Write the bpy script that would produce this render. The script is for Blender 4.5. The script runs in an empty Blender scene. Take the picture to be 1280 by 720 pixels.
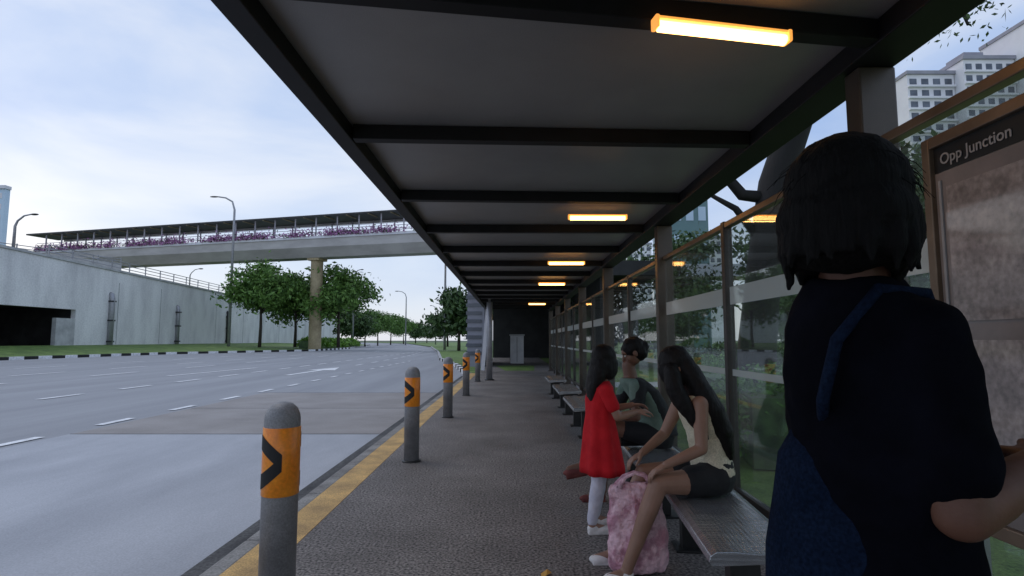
import bpy, bmesh, math, random
from mathutils import Vector, Matrix
random.seed(11)
V=Vector
sc=bpy.context.scene
col=sc.collection
R=math.radians
# ------------------------------------------------------------------ mesh builder
class MB:
    def __init__(s): s.v=[]; s.f=[]
    def add(s,vs,fs):
        o=len(s.v); s.v+= [V(p) for p in vs]; s.f+=[tuple(i+o for i in f) for f in fs]; return s
    def box(s,x0,x1,y0,y1,z0,z1):
        return s.add([(x0,y0,z0),(x1,y0,z0),(x1,y1,z0),(x0,y1,z0),(x0,y0,z1),(x1,y0,z1),(x1,y1,z1),(x0,y1,z1)],
            [(0,3,2,1),(4,5,6,7),(0,1,5,4),(1,2,6,5),(2,3,7,6),(3,0,4,7)])
    def bar(s,a,b,w,h):
        a=V(a);b=V(b);d=(b-a).normalized()
        up=V((0,0,1)) if abs(d.z)<.95 else V((0,1,0))
        r=d.cross(up).normalized()*w/2; u=r.cross(d).normalized()*h/2
        vs=[a-r-u,a+r-u,a+r+u,a-r+u,b-r-u,b+r-u,b+r+u,b-r+u]
        return s.add(vs,[(0,3,2,1),(4,5,6,7),(0,1,5,4),(1,2,6,5),(2,3,7,6),(3,0,4,7)])
    def tube(s,pts,rad,n=10):
        pts=[V(p) for p in pts]; m=len(pts); vs=[];fs=[]
        prev=None
        for i,p in enumerate(pts):
            d=(pts[min(i+1,m-1)]-pts[max(i-1,0)]).normalized()
            if prev is None:
                a=V((0,0,1)) if abs(d.z)<.9 else V((1,0,0))
                x=d.cross(a).normalized()
            else:
                x=(prev-d*prev.dot(d)).normalized()
            prev=x; y=d.cross(x)
            r=rad[i] if isinstance(rad,(list,tuple)) else rad
            for k in range(n):
                t=2*math.pi*k/n; vs.append(p+x*math.cos(t)*r+y*math.sin(t)*r)
        for i in range(m-1):
            for k in range(n):
                a=i*n+k;b=i*n+(k+1)%n; fs.append((a,b,b+n,a+n))
        fs.append(tuple(reversed(range(n)))); fs.append(tuple((m-1)*n+k for k in range(n)))
        return s.add(vs,fs)
    def lathe(s,prof,c=(0,0,0),n=24):
        vs=[];fs=[];m=len(prof)
        for r,z in prof:
            for k in range(n):
                t=2*math.pi*k/n; vs.append((c[0]+r*math.cos(t),c[1]+r*math.sin(t),c[2]+z))
        for i in range(m-1):
            for k in range(n):
                a=i*n+k;b=i*n+(k+1)%n; fs.append((a,b,b+n,a+n))
        fs.append(tuple(reversed(range(n)))); fs.append(tuple((m-1)*n+k for k in range(n)))
        return s.add(vs,fs)
    def ell(s,c,r,B=None,n=16,m=10):
        c=V(c); B=B or (V((1,0,0)),V((0,1,0)),V((0,0,1)))
        vs=[];fs=[]
        for i in range(1,m):
            ph=math.pi*i/m
            for k in range(n):
                t=2*math.pi*k/n
                vs.append(c+B[0]*r[0]*math.sin(ph)*math.cos(t)+B[1]*r[1]*math.sin(ph)*math.sin(t)+B[2]*r[2]*math.cos(ph))
        top=len(vs); vs.append(c+B[2]*r[2]); bot=len(vs); vs.append(c-B[2]*r[2])
        for i in range(m-2):
            for k in range(n):
                a=i*n+k;b=i*n+(k+1)%n; fs.append((a,a+n,b+n,b))
        for k in range(n):
            fs.append((top,k,(k+1)%n)); q=(m-2)*n; fs.append((bot,q+(k+1)%n,q+k))
        return s.add(vs,fs)
    def limb(s,pts,rad,n=14):
        for i in range(len(pts)): s.ell(pts[i],(rad[i],)*3,n=n,m=8)
        for i in range(len(pts)-1): s.tube([pts[i],pts[i+1]],[rad[i],rad[i+1]],n)
        return s
    def loft(s,rings,n=24,fold=0,fk=9,ph=0):
        vs=[];fs=[];m=len(rings)
        for j,(c,A,B) in enumerate(rings):
            c=V(c)
            for k in range(n):
                t=2*math.pi*k/n; q=1+fold*(j/(m-1))*math.sin(fk*t+ph+j*.25)
                vs.append(c+A*math.cos(t)*q+B*math.sin(t)*q)
        for i in range(m-1):
            for k in range(n):
                a=i*n+k;b=i*n+(k+1)%n; fs.append((a,b,b+n,a+n))
        fs.append(tuple(reversed(range(n)))); fs.append(tuple((m-1)*n+k for k in range(n)))
        return s.add(vs,fs)
    def prismX(s,poly,x0,x1):
        n=len(poly); vs=[(x0,y,z) for y,z in poly]+[(x1,y,z) for y,z in poly]
        return s.add(vs,[tuple(range(n)),tuple(reversed(range(n,2*n)))]+[(i,i+n,(i+1)%n+n,(i+1)%n) for i in range(n)])
    def build(s,name,m,parent=None,smooth=False,bevel=0,voxel=0,sm=3,local=False):
        off=V((0,0,0))
        if parent is not None and not local:
            p=parent
            while p is not None: off+=p.location; p=p.parent
        me=bpy.data.meshes.new(name); me.from_pydata([tuple(p-off) for p in s.v],[],s.f)
        bm=bmesh.new(); bm.from_mesh(me); bmesh.ops.recalc_face_normals(bm,faces=bm.faces); bm.to_mesh(me); bm.free()
        me.materials.append(m)
        if smooth:
            for p in me.polygons: p.use_smooth=True
        o=bpy.data.objects.new(name,me); col.objects.link(o)
        if parent is not None: o.parent=parent
        if bevel:
            b=o.modifiers.new('b','BEVEL'); b.width=bevel; b.segments=2; b.limit_method='ANGLE'
        if voxel:
            r=o.modifiers.new('r','REMESH'); r.mode='VOXEL'; r.voxel_size=voxel; r.use_smooth_shade=True
            q=o.modifiers.new('s','SMOOTH'); q.factor=.5; q.iterations=sm
        return o
_tx={}
def wrinkle(o,size,strength):
    k=(size,)
    if k not in _tx:
        t=bpy.data.textures.new('folds','CLOUDS'); t.noise_scale=size; t.noise_depth=2; _tx[k]=t
    d=o.modifiers.new('d','DISPLACE'); d.texture=_tx[k]; d.strength=strength; d.mid_level=.5; d.texture_coords='LOCAL'
    return o
def tag(o,label=None,cat=None,group=None,kind=None):
    if label: o['label']=label
    if cat: o['category']=cat
    if group: o['group']=group
    if kind: o['kind']=kind
    return o
def empty(name,loc,label=None,cat=None,group=None):
    o=bpy.data.objects.new(name,None); col.objects.link(o); o.location=loc; o.empty_display_size=.1
    return tag(o,label,cat,group)
def copy_tree(o,parent=None):
    c=o.copy(); col.objects.link(c); c.parent=parent
    for ch in [x for x in bpy.data.objects if x.parent==o]: copy_tree(ch,c)
    return c
# ------------------------------------------------------------------ materials
def mat(name,c1,c2=None,scale=4,rough=.8,metal=0,bump=0,bscale=60,stretch=(1,1,1),grain=0,gscale=200,spec=.5,emit=None,es=0,lo=.35,hi=.65,bd=.01):
    m=bpy.data.materials.new(name); m.use_nodes=True; nt=m.node_tree; N=nt.nodes; L=nt.links
    b=N['Principled BSDF']; b.inputs['Roughness'].default_value=rough; b.inputs['Metallic'].default_value=metal
    b.inputs['Specular IOR Level'].default_value=spec
    c2=c2 or tuple(min(1,x*1.25) for x in c1)
    tc=N.new('ShaderNodeTexCoord'); mp=N.new('ShaderNodeMapping'); mp.inputs['Scale'].default_value=stretch
    L.new(tc.outputs['Object'],mp.inputs['Vector'])
    nz=N.new('ShaderNodeTexNoise'); nz.inputs['Scale'].default_value=scale; nz.inputs['Detail'].default_value=8; nz.inputs['Roughness'].default_value=.6
    L.new(mp.outputs[0],nz.inputs['Vector'])
    cr=N.new('ShaderNodeValToRGB'); cr.color_ramp.elements[0].position=lo; cr.color_ramp.elements[1].position=hi
    cr.color_ramp.elements[0].color=(*c1,1); cr.color_ramp.elements[1].color=(*c2,1)
    L.new(nz.outputs['Fac'],cr.inputs[0]); out=cr.outputs[0]
    if grain:
        g=N.new('ShaderNodeTexNoise'); g.inputs['Scale'].default_value=gscale; g.inputs['Detail'].default_value=3
        L.new(tc.outputs['Object'],g.inputs['Vector'])
        mr=N.new('ShaderNodeMapRange'); mr.inputs[1].default_value=.3; mr.inputs[2].default_value=.7; mr.inputs[3].default_value=1-grain; mr.inputs[4].default_value=1+grain
        L.new(g.outputs['Fac'],mr.inputs[0])
        mx=N.new('ShaderNodeVectorMath'); mx.operation='SCALE'; L.new(out,mx.inputs[0]); L.new(mr.outputs[0],mx.inputs['Scale']); out=mx.outputs[0]
    L.new(out,b.inputs['Base Color'])
    if bump:
        g=N.new('ShaderNodeTexNoise'); g.inputs['Scale'].default_value=bscale; g.inputs['Detail'].default_value=4
        L.new(mp.outputs[0],g.inputs['Vector'])
        bp=N.new('ShaderNodeBump'); bp.inputs['Strength'].default_value=bump; bp.inputs['Distance'].default_value=bd
        L.new(g.outputs['Fac'],bp.inputs['Height']); L.new(bp.outputs[0],b.inputs['Normal'])
    if emit:
        b.inputs['Emission Color'].default_value=(*emit,1); b.inputs['Emission Strength'].default_value=es
    return m
M={}
M['ground']=mat('ground',(.05,.08,.03),(.09,.12,.05),scale=.3,grain=.3,gscale=20)
M['grass']=mat('grass',(.07,.13,.025),(.17,.26,.055),scale=1.2,grain=.45,gscale=40,bump=1,bscale=40)
M['road']=mat('road asphalt',(.24,.245,.26),(.33,.335,.35),scale=.6,stretch=(1.5,.12,1),grain=.14,gscale=90,rough=.75,lo=.3,hi=.7)
M['bay']=mat('bay concrete',(.31,.32,.345),(.45,.46,.485),scale=.9,stretch=(1.2,.35,1),grain=.14,gscale=70,rough=.75,lo=.3,hi=.7)
M['bay2']=mat('patched asphalt',(.24,.22,.205),(.33,.305,.29),scale=.9,grain=.16,gscale=70,lo=.3,hi=.7)
M['seam']=mat('dark seam',(.10,.10,.105),(.2,.2,.2),scale=5)
M['pave']=mat('exposed aggregate',(.105,.092,.084),(.22,.198,.184),scale=1.1,grain=1.0,gscale=55,bump=1,bscale=70,rough=.75,lo=.25,hi=.75)
M['kerb']=mat('kerb concrete',(.16,.15,.14),(.3,.29,.27),scale=3,grain=.3,gscale=60,bump=.3)
M['gutter']=mat('dark gutter',(.02,.02,.022),(.10,.098,.095),scale=4,grain=.5,gscale=40,stretch=(1,.3,1))
M['yellow']=mat('worn yellow paint',(.38,.235,.085),(.68,.42,.14),scale=3,grain=.35,gscale=90,bump=.3,rough=.7)
M['white']=mat('road paint',(.6,.6,.6),(.9,.9,.9),scale=6,grain=.2,gscale=60)
M['black']=mat('black paint',(.010,.010,.010),(.02,.02,.02),scale=4)
M['concrete']=mat('wall concrete',(.58,.57,.565),(.82,.81,.79),scale=.5,stretch=(1,1,.3),grain=.1,gscale=6,bump=.2,bscale=5,rough=.9,lo=.28,hi=.6)
M['wallstain']=mat('wall stains',(.25,.25,.25),(.45,.45,.45),scale=1.2)
M['coping']=mat('coping',(.36,.36,.36),(.55,.55,.54),scale=1)
M['shadecon']=mat('shaded concrete',(.012,.012,.012),(.03,.03,.03),scale=1)  # near-black colour stands in for shade inside the underpass and stair building
M['bridge']=mat('bridge concrete',(.42,.40,.385),(.54,.52,.50),scale=.3,stretch=(1,1,3))
M['pillar']=mat('pillar concrete',(.30,.24,.14),(.44,.36,.22),scale=.5,grain=.1,gscale=4)
M['bars']=mat('railing metal',(.3,.3,.32),(.4,.4,.42),rough=.4,metal=.4)
M['fbrail']=mat('footbridge rail',(.32,.30,.34),(.42,.40,.44),rough=.6)
M['darkmetal']=mat('dark metal',(.03,.03,.032),(.05,.05,.052),rough=.45,metal=.4)
M['beam']=mat('shelter beam paint',(.007,.007,.0075),(.013,.012,.013),rough=.6,spec=.3)
M['ceil']=mat('ceiling panel',(.21,.20,.20),(.30,.285,.28),scale=.8,rough=.38,spec=.6,grain=.14,gscale=220,lo=.3,hi=.7)
M['column']=mat('column paint',(.05,.042,.034),(.09,.072,.056),scale=2,rough=.4,metal=.3,grain=.1)
M['bronze']=mat('bronze rail',(.15,.105,.07),(.22,.16,.11),rough=.4,metal=.4)
M['postm']=mat('dark post',(.035,.03,.027),(.06,.052,.046),rough=.45,metal=.3)
M['bollard']=mat('bollard steel',(.17,.17,.175),(.28,.28,.285),scale=4,rough=.5,metal=.1,grain=.2,gscale=120,bump=.08)
M['orange']=mat('orange reflective band',(.80,.22,.012),(.92,.31,.02),scale=9,rough=.35,grain=.12,gscale=60)
M['steel']=mat('bench steel',(.42,.43,.45),(.60,.61,.63),scale=3,rough=.24,metal=.75,stretch=(1,8,1))
M['leg']=mat('bench leg',(.03,.03,.03),(.06,.06,.06),rough=.4,metal=.6)
M['housing']=mat('lamp housing',(.75,.50,.22),(.8,.55,.25),rough=.5,emit=(1,.38,.06),es=1.0)
M['tube']=mat('lamp tube',(1,.8,.5),(1,.8,.5),emit=(1,.50,.14),es=7.5)
M['bark']=mat('bark',(.03,.024,.018),(.07,.055,.04),scale=3,stretch=(3,3,.5),bump=.8,bscale=8)
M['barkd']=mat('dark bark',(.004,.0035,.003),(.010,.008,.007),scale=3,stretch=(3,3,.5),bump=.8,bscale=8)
def leafmat(n,a,b,s=1.2):
    m=mat(n,a,b,scale=s,rough=.6,grain=.4,gscale=9,lo=.38,hi=.62); return m
M['leaf']=leafmat('leaves bright',(.05,.12,.02),(.17,.31,.06))
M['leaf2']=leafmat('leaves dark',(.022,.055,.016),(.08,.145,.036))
M['leafhedge']=leafmat('hedge leaves',(.10,.22,.025),(.24,.44,.06),3)
M['leafnear']=leafmat('near hedge leaves',(.06,.16,.022),(.15,.33,.05),2)
M['flower']=mat('bougainvillea',(.34,.12,.30),(.58,.32,.55),scale=2,grain=.4,gscale=5)
M['flat']=mat('tower paint',(.68,.68,.72),(.82,.82,.85),scale=.1)
M['flat2']=mat('tower recess',(.26,.26,.31),(.36,.36,.41),scale=.2)
M['win']=mat('window glass dark',(.06,.07,.09),(.14,.16,.20),scale=.3,rough=.2)
M['bluegl']=mat('blue glass',(.50,.64,.78),(.6,.74,.86),scale=.1,rough=.2)
M['teal']=mat('teal glass',(.10,.20,.21),(.17,.29,.30),scale=.1,rough=.2)
M['skin']=mat('skin',(.27,.145,.095),(.34,.19,.13),scale=6,rough=.5,bump=.05,bscale=200)
M['skind']=mat('skin warm',(.15,.075,.048),(.20,.10,.065),scale=6,rough=.5,bump=.05,bscale=200)
M['skinn']=mat('skin near',(.12,.052,.032),(.165,.075,.046),scale=9,rough=.55,bump=.08,bscale=180)
M['hair']=mat('black hair',(.003,.0025,.0025),(.009,.007,.0065),scale=14,rough=.6,spec=.25,stretch=(5,5,.5),bump=.6,bscale=16)
M['hairn']=mat('matte black hair',(.0018,.0018,.0018),(.0045,.0038,.0036),scale=26,rough=.75,spec=.15,stretch=(5,5,.6),bump=.6,bscale=30)
M['cream']=mat('cream knit',(.56,.50,.35),(.72,.66,.50),scale=10,bump=.4,bscale=40,grain=.2,gscale=120)
M['shorts']=mat('black cloth',(.006,.006,.008),(.013,.013,.015),scale=8,bump=.3,bscale=25)
M['navy']=mat('navy cotton',(.002,.0022,.004),(.0042,.0046,.0085),scale=8,bump=.4,bscale=14,rough=.95,spec=.06)
M['denim']=mat('denim',(.0035,.008,.021),(.008,.015,.034),scale=6,bump=.5,bscale=30,grain=.4,gscale=160,rough=.95,spec=.08)
M['red']=mat('red dress cotton',(.46,.010,.016),(.64,.018,.025),scale=7,bump=.5,bscale=18,rough=.8,spec=.2)
M['legging']=mat('pale leggings',(.55,.53,.62),(.70,.68,.75),scale=10,bump=.3,bscale=30)
M['shoe']=mat('white shoe',(.68,.64,.62),(.82,.78,.76),scale=20)
M['shoer']=mat('maroon shoe',(.10,.02,.02),(.2,.05,.04),scale=10)
M['green']=mat('sage top',(.10,.165,.13),(.18,.26,.215),scale=8,bump=.3,bscale=25)
M['vest']=mat('dark grey vest',(.007,.008,.010),(.015,.016,.019),scale=8,bump=.4,bscale=25)
M['pink']=mat('pink plastic bag',(.55,.26,.33),(.84,.54,.60),scale=7,rough=.33,bump=1,bscale=22,grain=.12,gscale=30,bd=.03,lo=.44,hi=.54)
M['eye']=mat('eye white',(.6,.58,.55)); M['iris']=mat('iris',(.01,.006,.004)); M['lip']=mat('lips',(.26,.08,.07))
M['poster']=mat('poster print',(.16,.14,.13),(.33,.285,.265),scale=2.0,rough=.06,lo=.3,hi=.7)
M['map']=mat('poster pale area',(.24,.21,.195),(.40,.35,.325),scale=7,rough=.06,grain=.25,gscale=45)
M['sign']=mat('sign black',(.012,.012,.012),(.02,.02,.02),rough=.3)
M['letter']=mat('sign lettering',(.30,.30,.30),(.36,.36,.36))
M['cab']=mat('cabinet paint',(.5,.5,.51),(.62,.62,.62),scale=2)
M['dryleaf']=mat('dry leaf',(.45,.20,.03),(.62,.34,.06),scale=20)
def glassmat(name,tint,gl,frost=None):
    m=bpy.data.materials.new(name); m.use_nodes=True; nt=m.node_tree;N=nt.nodes;L=nt.links
    N.remove(N['Principled BSDF']); out=N['Material Output']
    t=N.new('ShaderNodeBsdfTransparent'); t.inputs[0].default_value=(*tint,1)
    g=N.new('ShaderNodeBsdfGlossy'); g.inputs['Roughness'].default_value=.02
    fr=N.new('ShaderNodeFresnel'); fr.inputs[0].default_value=1.45
    mr=N.new('ShaderNodeMath'); mr.operation='MULTIPLY'; mr.inputs[1].default_value=gl; L.new(fr.outputs[0],mr.inputs[0])
    mx=N.new('ShaderNodeMixShader'); L.new(mr.outputs[0],mx.inputs[0]); L.new(t.outputs[0],mx.inputs[1]); L.new(g.outputs[0],mx.inputs[2])
    if frost:
        d=N.new('ShaderNodeBsdfDiffuse'); d.inputs[0].default_value=(.75,.78,.77,1)
        m2=N.new('ShaderNodeMixShader'); m2.inputs[0].default_value=frost
        L.new(mx.outputs[0],m2.inputs[1]); L.new(d.outputs[0],m2.inputs[2]); L.new(m2.outputs[0],out.inputs[0])
    else: L.new(mx.outputs[0],out.inputs[0])
    return m
M['glass']=glassmat('clear glass',(.89,.92,.90),.35,.02)
M['frost']=glassmat('frosted band',(.9,.92,.9),.3,.45)
def rib():
    m=M['steel']; nt=m.node_tree;N=nt.nodes;L=nt.links; b=N['Principled BSDF']
    tc=N.new('ShaderNodeTexCoord'); bp=N.new('ShaderNodeBump'); bp.inputs['Strength'].default_value=.7; bp.inputs['Distance'].default_value=.004
    vo=N.new('ShaderNodeTexVoronoi'); vo.inputs['Scale'].default_value=42; vo.inputs['Randomness'].default_value=0; L.new(tc.outputs['Object'],vo.inputs['Vector'])
    L.new(vo.outputs['Distance'],bp.inputs['Height']); L.new(bp.outputs[0],b.inputs['Normal'])
rib()
# ------------------------------------------------------------------ camera
CH=1.38; FP=711.0; PIT=R(5.22)
cam=bpy.data.objects.new('camera',bpy.data.cameras.new('camera')); col.objects.link(cam)
cam.location=(0,0,CH); cam.rotation_euler=(R(90)+PIT,0,0)
cam.data.sensor_width=36; cam.data.lens=36*FP/1280; cam.data.clip_end=3000; cam.data.clip_start=.05
sc.camera=cam
sc.view_settings.view_transform='Standard'; sc.view_settings.look='None'; sc.view_settings.exposure=0
def at(px,py,Y):
    u=(px-640)/FP; v=(360-py)/FP
    dy=math.cos(PIT)-v*math.sin(PIT); dz=math.sin(PIT)+v*math.cos(PIT); t=Y/dy
    return V((u*t,Y,CH+dz*t))
# ------------------------------------------------------------------ world
w=bpy.data.worlds.new('World'); sc.world=w; w.use_nodes=True; nt=w.node_tree; N=nt.nodes; L=nt.links
bg=N['Background']; out=N['World Output']
sky=N.new('ShaderNodeTexSky'); sky.sky_type='NISHITA'; sky.sun_disc=False; sky.sun_elevation=R(14); sky.sun_rotation=R(-60)
L.new(sky.outputs[0],bg.inputs[0]); bg.inputs[1].default_value=.025
tc=N.new('ShaderNodeTexCoord'); mp=N.new('ShaderNodeMapping'); mp.inputs['Scale'].default_value=(1,1,2.8); mp.inputs['Location'].default_value=(.35,.2,.1)
L.new(tc.outputs['Generated'],mp.inputs[0])
nz=N.new('ShaderNodeTexNoise'); nz.inputs['Scale'].default_value=2.1; nz.inputs['Detail'].default_value=6; nz.inputs['Roughness'].default_value=.5; nz.inputs['Distortion'].default_value=.35
L.new(mp.outputs[0],nz.inputs['Vector'])
cr=N.new('ShaderNodeValToRGB'); e=cr.color_ramp.elements
e[0].position=.34; e[0].color=(.34,.49,.82,1); e[1].position=.66; e[1].color=(.78,.83,.94,1)
k=e.new(.5); k.color=(.51,.63,.88,1)
L.new(nz.outputs['Fac'],cr.inputs[0])
sx=N.new('ShaderNodeSeparateXYZ'); L.new(tc.outputs['Generated'],sx.inputs[0])
hz=N.new('ShaderNodeMapRange'); hz.inputs[1].default_value=.0; hz.inputs[2].default_value=.32; hz.inputs[3].default_value=.75; hz.inputs[4].default_value=0; L.new(sx.outputs['Z'],hz.inputs[0])
mh=N.new('ShaderNodeMix'); mh.data_type='RGBA'; L.new(hz.outputs[0],mh.inputs['Factor']); L.new(cr.outputs[0],mh.inputs['A']); mh.inputs['B'].default_value=(.80,.84,.93,1)
bg2=N.new('ShaderNodeBackground'); L.new(mh.outputs['Result'],bg2.inputs[0]); bg2.inputs[1].default_value=.90
ad=N.new('ShaderNodeAddShader'); L.new(bg.outputs[0],ad.inputs[0]); L.new(bg2.outputs[0],ad.inputs[1]); L.new(ad.outputs[0],out.inputs[0])
sl=bpy.data.lights.new('sun','SUN'); sl.energy=.5; sl.angle=R(25); sl.color=(1,.93,.88)
so=bpy.data.objects.new('sun',sl); col.objects.link(so)
so.rotation_euler=V((.45,-.25,-.85)).to_track_quat('-Z','Y').to_euler()
# ------------------------------------------------------------------ ground & road
RZ=-.13
def sheet(name,poly,z,m,kind='structure'):
    b=MB(); b.add([(x,y,z) for x,y in poly],[tuple(range(len(poly)))]); o=b.build(name,m); tag(o,kind=kind); return o
sheet('ground',[(-900,-60),(900,-60),(900,1500),(-900,1500)],-.32,M['ground'])
near=[(-1.86,-12),(-1.86,24),(-3.0,32),(-5.3,43),(-9,70),(-16.7,119),(-42,230),(-88,330)]
far=[(-38.7,-12),(-38.5,30),(-38,43),(-36.5,60),(-27,78),(-28,98),(-40,160),(-96,330)]
def strip(name,A,B,za,zb,m):
    b=MB(); vs=[];fs=[]
    for (p,q) in zip(A,B): vs+=[(p[0],p[1],za),(q[0],q[1],zb)]
    for i in range(len(A)-1): fs.append((2*i,2*i+1,2*i+3,2*i+2))
    b.add(vs,fs); return tag(b.build(name,m),kind='structure')
strip('road',near,far,RZ,RZ,M['road'])
sheet('bus_bay',[(-7.1,-12),(-2.02,-12),(-2.02,9.3),(-7.1,9.3)],RZ+.004,M['bay'])
sheet('bus_bay_patch',[(-7.1,9.33),(-2.02,9.33),(-2.02,16.5),(-7.1,16.5)],RZ+.004,M['bay2'])
b=MB()
for y in (9.32,12.8,16.5): b.box(-7.1,-2.14,y-.012,y+.012,RZ+.0045,RZ+.008)
tag(b.build('road_joints',M['seam']),kind='structure')
sheet('gutter',[(-2.12,-12),(-1.84,-12),(-1.84,24),(-2.12,24)],RZ+.009,M['gutter'])
b=MB()
def dash(X,y0,y1,w=.14,dx=0): b.add([(X-w/2,y0,RZ+.013),(X+w/2,y0,RZ+.013),(X+w/2+dx,y1,RZ+.013),(X-w/2+dx,y1,RZ+.013)],[(0,1,2,3)])
for k in range(-3,16): dash(-7.32,8.1+2.15*k,9.0+2.15*k,.16)
for k in range(-2,20): dash(-12,14.6+3.0*k-.02*k,16.1+3.0*k,.19)
dash(-14.4,24,31,.22,.6)
for k in range(0,9): dash(-17.6,17+7*k,20+7*k,.22)
for k in range(0,9): dash(-21,24+6*k,27+6*k,.24)
for k in range(0,8): dash(-26,30+7*k,33.5+7*k,.26)
for k in range(0,12): dash(-9.3-.08*k*k*.3,34+4*k,35.8+4*k,.18)
b.add([(x,y,RZ+.013) for x,y in [(-9.75,24.5),(-9.5,24.5),(-9.35,28.5),(-8.8,28.5),(-9.5,31.6),(-10.2,28.5),(-9.65,28.5)]],[tuple(range(7))])
tag(b.build('road_markings',M['white']),kind='structure')
b=MB(); b.box(-1.46,2.1,-8,60,-.3,0); tag(b.build('pavement',M['pave']),kind='structure')
b=MB(); b.box(-1.72,-1.462,-8,24,-.3,.002); tag(b.build('yellow_edge_strip',M['yellow']),kind='structure')
b=MB()
for k in range(27): b.box(-1.85,-1.722,-7.9+1.2*k,-7.9+1.2*k+1.19,-.3,-.002)
tag(b.build('kerb',M['kerb'],bevel=.012),kind='structure')
sheet('lawn',[(2.1,-30),(400,-30),(400,400),(2.1,400)],-.03,M['grass'])
sheet('park_path',[(2.3,17),(60,24),(60,26.5),(2.3,19)],-.022,M['coping'])
strip('grass_verge',[(-1.46,24),(-1.46,32),(-1.46,43),(-1.46,60),(-1.46,119),(-1.46,230),(-1.46,330)],[(-1.86,24),(-3,32),(-5.3,43),(-7.6,60),(-16.7,119),(-42,230),(-88,330)],-.01,-.01,M['grass'])
sheet('grass_patch',[(-.3,25.8),(1.0,25.8),(1.2,31),(-.9,31)],.006,M['grass'])
def striped(name,pts,h,step,w,ma,mb):
    A=MB();B=MB(); k=0
    for i in range(len(pts)-1):
        p=V((*pts[i],0));q=V((*pts[i+1],0)); d=(q-p); n=max(1,int(d.length/step))
        for j in range(n):
            a=p+d*(j/n);c=p+d*((j+1)/n); a.z=c.z=RZ+h/2
            (A if k%2 else B).bar(a,c,w,h); k+=1
    tag(A.build(name,ma),kind='structure'); tag(B.build(name,mb),kind='structure')
striped('striped_kerb',[(-1.9,24.2),(-3.05,32),(-5.35,43),(-9.05,70),(-16.8,119)],.17,1.1,.22,M['white'],M['black'])
striped('far_striped_kerb',[(-38.7,-10),(-38.4,30),(-37.9,43),(-36.4,60),(-26.9,78),(-27.9,98),(-39.9,160)],.24,1.15,.3,M['white'],M['black'])
strip('grass_bank',[(-38.8,-12),(-38.6,30),(-38.1,43),(-36.6,60),(-27.1,78),(-28.1,98),(-40.1,160),(-96.1,330)],
      [(-46,-12),(-46,30),(-46,43),(-46,60),(-46,78),(-46,110),(-62,170),(-130,330)],-.02,.85,M['grass'])
# ------------------------------------------------------------------ retaining wall
WX=-45.8
wroot=empty('retaining_wall',(WX,60,0),'long pale concrete retaining wall rising to the left across the road','wall')
b=MB(); b.prismX([(59.7,.2),(59.7,4.55),(12,4.55),(12,10.4),(51,9.62),(150,7.0),(150,.2)],WX-.5,WX); b.build('wall_face',M['concrete'],wroot)
for (y0,z0,y1,z1) in [(12,10.42,51,9.64),(51.01,9.64,150,7.02)]:
    b=MB(); b.bar((WX-.25,y0,z0+.12),(WX-.25,y1,z1+.12),.75,.24); b.build('coping',M['coping'],wroot)
b=MB(); b.box(WX-9,WX-8.6,5,62,-.2,9); b.box(WX-9,WX-.52,59.8,60.3,-.2,6); b.box(WX-8.6,WX-.52,5,59.7,4.6,5); b.build('underpass_lining',M['shadecon'],wroot)
b=MB(); b.box(WX-.4,WX+.03,57.2,59.68,.2,3.6); b.build('underpass_pier',M['coping'],wroot)
for yy in (66,74,88,97,112,126):
    b=MB(); b.box(WX+.001,WX+.012,yy,yy+.10,.9,8.0); b.build('joint',M['wallstain'],wroot)
for i,(px,t) in enumerate([(137,368),(221,383),(284,390)]):
    Y=(-WX)*FP/(640-px)
    top=at(px,t,Y).z
    d=['leftmost','middle','rightmost'][i]
    rt=empty('drain_pipe',(WX+.25,Y,.6),'grey vertical drain pipe on the retaining wall, %s of three'%d,'pipe','drain pipes on the retaining wall')
    q=MB(); q.tube([(WX+.22,Y,.6),(WX+.22,Y,top-.5),(WX+.1,Y,top-.1),(WX-.1,Y,top)],.24+.06*(i==0),10); q.build('pipe',M['darkmetal'] if i==2 else M['bars'],rt,smooth=True)
    for z in (1.2,(top+.6)/2,top-.8):
        q=MB(); q.box(WX+.01,WX+.5,Y-.32,Y+.32,z-.08,z+.08); q.build('bracket',M['darkmetal'],rt)
rr=empty('wall_railing',(WX-.25,51,9.7),'thin metal railing running along the retaining wall top','railing')
def wtop(y): return 10.4-(y-12)*.02 if y<51 else 9.62-(y-51)*(2.62/99)
for h in (.6,1.0,1.35):
    q=MB(); q.tube([(WX-.25,56,wtop(56)+h),(WX-.25,149,wtop(149)+h)],.045,6); q.build('rail',M['bars'],rr)
for k in range(32):
    y=56+3*k; q=MB(); q.bar((WX-.25,y,wtop(y)+.24),(WX-.25,y,wtop(y)+1.38),.09,.09); q.build('post',M['bars'],rr)
rr=empty('ramp_parapet',(-56,62,9),'pale parapet and railing of a ramp above the wall at far left','parapet')
q=MB(); q.bar((-58,50,10.6),(-52,75,11.0),.3,1.0); q.build('parapet',M['coping'],rr)
for h in (.75,1.1): 
    q=MB(); q.tube([(-58,50,10.6+h),(-52,75,11.0+h)],.05,6); q.build('rail',M['bars'],rr)
for k in range(9):
    f=k/8; p=V((-58,50,11)).lerp(V((-52,75,11.4)),f); q=MB(); q.bar(p,p+V((0,0,.85)),.1,.1); q.build('post',M['bars'],rr)
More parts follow.
